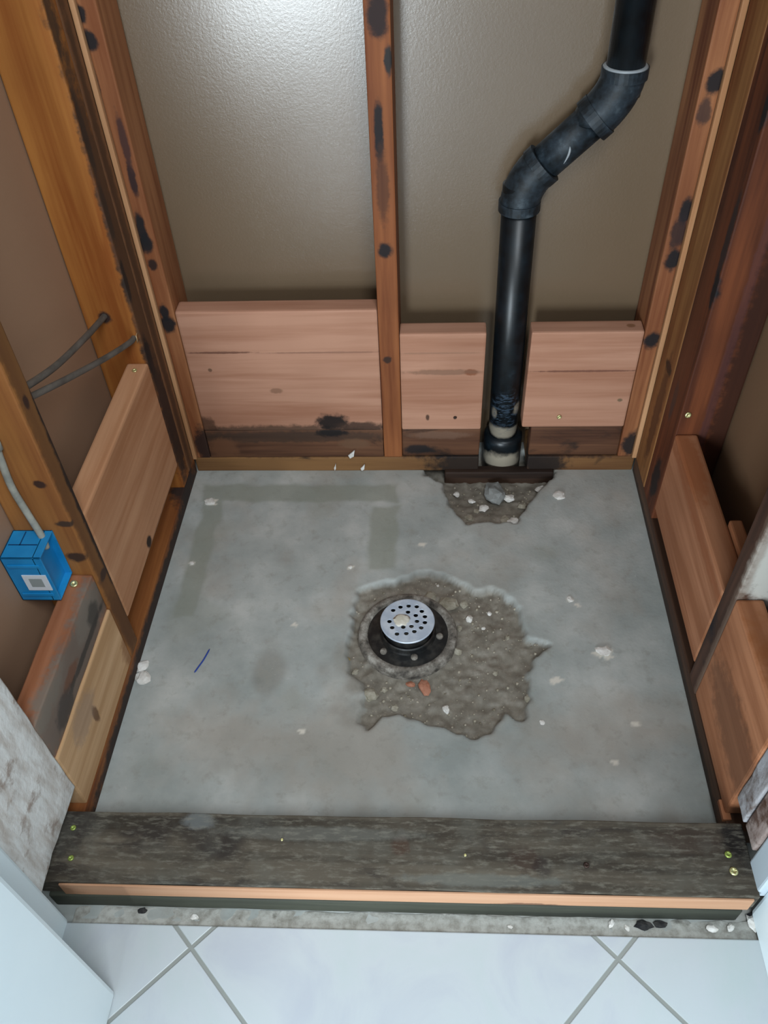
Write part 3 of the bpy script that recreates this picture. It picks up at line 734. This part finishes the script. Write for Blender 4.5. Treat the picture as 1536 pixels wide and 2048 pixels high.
# loose gravel nobody could count
bm = bmesh.new()
rnd = random.Random(7)
def in_pit():
    while True:
        if rnd.random() < .75: x, y = rnd.uniform(.34, .73), rnd.uniform(-.64, -.28); P_ = HOLE; far = math.hypot(x-DC[0], y-DC[1]) > .093
        else: x, y = rnd.uniform(.5, .76), rnd.uniform(-.16, -.02); P_ = PHOLE; far = True
        if far and sdist((x, y), P_) < -.004: return x, y, P_
for k in range(280):
    x, y, P_ = in_pit(); r = rnd.choice([.0012, .0015, .002, .003])
    s = bmesh.ops.create_icosphere(bm, subdivisions=1, radius=r)
    z = -.013 if P_ is HOLE else -.013-.014*sst(-.17, -.06, y)
    for v in s['verts']: v.co = v.co*(1+.3*noise.noise(v.co*900)) + Vector((x, y, z+r*.4+noise.noise(Vector((x*70, y*70, 3)))*.0045 + noise.noise(Vector((x*22, y*22, 9)))*.006))
tag(obj('gravel', bm, stone_mat('gravel_stone', lin(120, 112, 96), lin(178, 170, 154))), 'fine loose gravel scattered over both broken-out pits', 'gravel', kind='stuff')
# crumbs and chips between curb and tile
for i, (x, y, r, lb) in enumerate([(.185, -.910, .006, 'beige crumb on the mortar strip, at the left grout line'), (.757, -.905, .006, 'small white chip on the mortar strip under the right of the curb'),
        (.777, -.910, .005, 'tiny white chip on the mortar strip beside a larger one'), (.890, -.908, .008, 'long white chip on the mortar strip near the right end'), (.915, -.906, .007, 'white chip on the mortar strip next to the last lump'),
        (.945, -.900, .012, 'round white lump at the right end of the curb'), (.62, -.912, .004, 'tiny dark-edged crumb in the middle of the mortar strip')]):
    tag(rock('plaster_crumb', (x, y, .002+r*.25), r*.62, M_PALE, .5, 90+i, i, 1.5), lb, 'crumb', 'crumbs on the mortar strip')
M_SOOT = stone_mat('black_debris', lin(24, 26, 30), lin(60, 58, 56))
for i, (x, y, r, lb) in enumerate([(.80, -.906, .010, 'black rotten crumb on the mortar strip, right of its middle'), (.822, -.904, .008, 'small black crumb touching the larger black one'), (.955, -.892, .014, 'black rotten lump at the right end of the curb'), (.110, -.903, .006, 'small black crumb under the left end of the curb')]):
    tag(rock('rotten_crumb', (x, y, .002+r*.2), r*.62, M_SOOT, .35, 110+i, 0, 1.9), lb, 'crumb', 'black crumbs by the curb')
# white flakes at the foot of the back wall
for i, (c, dx, dz, lb) in enumerate([((.335, -.004, .040), .009, .022, 'largest white flake leaning on the back plate left of the centre stud'), ((.300, -.005, .006), .003, .020, 'thin white flake at the foot of the back plate'), ((.358, -.006, .006), .006, .018, 'slanting white flake at the foot of the back plate under the centre stud')]):
    bm = bmesh.new()
    for y in (0, .0018):
        pass
    vs_ = [(0, 0), (dx*.9, dz*.25), (dx*1.2, dz), (dx*.5, dz*.7), (-dx*.4, dz*.35)]
    a = [bm.verts.new((c[0]+p[0], c[1]-p[1]*-.05, c[2]+p[1])) for p in vs_]; b = [bm.verts.new((c[0]+p[0], c[1]-.002, c[2]+p[1])) for p in vs_]
    bm.faces.new(a); bm.faces.new(b[::-1])
    for k in range(5): bm.faces.new((a[k], b[k], b[(k+1) % 5], a[(k+1) % 5]))
    tag(obj('paint_flake', bm, M_PALE), lb, 'flake', 'white flakes at the back wall')
# blue plastic sliver
n = NT('blue_plastic', .4, .4); n.color(lin(40, 66, 150)); 
bm = bmesh.new(); tube(bm, smooth_path([(.101, -.512, .0016), (.106, -.500, .0018), (.112, -.485, .0018), (.118, -.463, .0016)], 6), [.0006]+[.0013]*17+[.0005], 8)
tag(obj('plastic_sliver', bm, n.m, smooth=True), 'thin curved blue plastic sliver on the left of the slab', 'scrap')

# ------------------------------------------------------------ blue electrical box with its cable
n = NT('blue_box_plastic', .38, .45)
c = n.ramp(n.noise(18, 3, .5), [(.35, lin(16, 118, 176)), (.7, lin(34, 140, 198))]); n.color(c); M_BLUE = n.m
bx = empty('outlet_box', (-.060, -.523, .265)); tag(bx, 'blue plastic electrical box with a white label nailed to the left stud', 'electrical box')
bm = bmesh.new()
x0, x1, y0, y1, z0, z1 = -.090, -.032, -.562, -.5085, .266, .360
t = .0025
add_box(bm, x0, x0+t, y0, y1, z0, z1, .0008)          # back
add_box(bm, x0, x1, y0, y0+t, z0, z1, .0008)
add_box(bm, x0, x1, y1-t, y1, z0, z1, .0008)
add_box(bm, x0, x1, y0, y1, z0, z0+t, .0008)
add_box(bm, x0, x1, y0, y1, z1-t, z1, .0008)
add_box(bm, x1-.012, x1-.010, y0, y1, z0, z1, .0005)
obj('box_body', bm, M_BLUE, bx)
n = NT('dark_blue_slot', .5, .3); n.color(lin(14, 62, 104)); M_SLOT = n.m
bm = bmesh.new()
add_box(bm, x0+.004, x1-.012, -.538, -.5362, z1, z1+.0006, 0); add_box(bm, x0+.020, x0+.0215, -.538, -.512, z1, z1+.0006, 0)
o = obj('knockout_slot', bm, M_SLOT, bx); o['label'] = 'dark outline of the cable flaps'
for s_ in (0, 1):
    bm = bmesh.new(); zz = z0+.012+s_*.062
    add_box(bm, x0+.006, x1-.006, y0-.002, y0, zz, zz+.006, .0008); obj('nail_lug', bm, M_BLUE, bx)
n = NT('white_label', .5, .3)
n.color(lin(206, 212, 218)); M_LAB = n.m
bm = bmesh.new(); add_box(bm, -.071, -.036, y0-.0012, y0, .291, .324, .0003); lb = obj('sticker', bm, M_LAB, bx); lb['label'] = 'white sticker'
n = NT('grey_print', .6, .2); n.color(lin(140, 148, 148))
bm = bmesh.new(); add_box(bm, -.063, -.044, y0-.0016, y0-.0010, .299, .317, .0002); o = obj('print_block', bm, n.m, lb); o['label'] = 'grey printed square'
# cables
def cable_mat(name, a, b):
    n = NT(name, .5, .35); n.color(n.ramp(n.noise(1, 3, .6, sc3=(60, 20, 60)), [(.35, a), (.65, b)])); return n.m
M_CB = cable_mat('grey_cable_jacket', lin(74, 72, 68), lin(104, 100, 94))
M_CB2 = cable_mat('pale_cable_jacket', lin(132, 134, 128), lin(160, 160, 150))
def flat_tube(path, r, name, mat, label, group):
    bm = bmesh.new(); tube(bm, path, r, 12)
    return tag(obj(name, bm, mat, smooth=True), label, 'cable', group)
flat_tube(smooth_path([(-.052, -.085, .446), (-.052, -.110, .450), (-.046, -.20, .474), (-.040, -.33, .512), (-.036, -.460, .562), (-.036, -.472, .566)], 8), .0052, 'electrical_cable', M_CB,
          'upper of the two grey cables spanning the left bay between the studs', 'cables of the left wall')
flat_tube(smooth_path([(-.012, -.088, .402), (-.013, -.115, .408), (-.020, -.20, .438), (-.027, -.33, .492), (-.032, -.460, .550), (-.032, -.472, .554)], 8), .0050, 'electrical_cable', M_CB,
          'lower of the two grey cables spanning the left bay between the studs', 'cables of the left wall')
flat_tube(smooth_path([(-.046, -.516, 2.3), (-.044, -.514, 1.4), (-.046, -.514, .60), (-.050, -.514, .525), (-.056, -.514, .455), (-.052, -.515, .405), (-.044, -.520, .362), (-.042, -.525, .340)], 8), .0050, 'electrical_cable', M_CB2,
          'pale grey cable running down the stud into the blue electrical box', 'cables of the left wall')
# staple
n = NT('staple_wire', .3, .6); n.color(lin(214, 190, 150)); n.b.inputs['Metallic'].default_value = .6
bm = bmesh.new(); tube(bm, [(-.004, -.090, .400), (-.004, -.102, .4), (-.003, -.103, .408), (-.003, -.103, .414), (-.003, -.090, .414)], .0009, 6)
tag(obj('cable_staple', bm, n.m, smooth=True), 'small metal staple beside the lower cable on the left stud', 'staple')
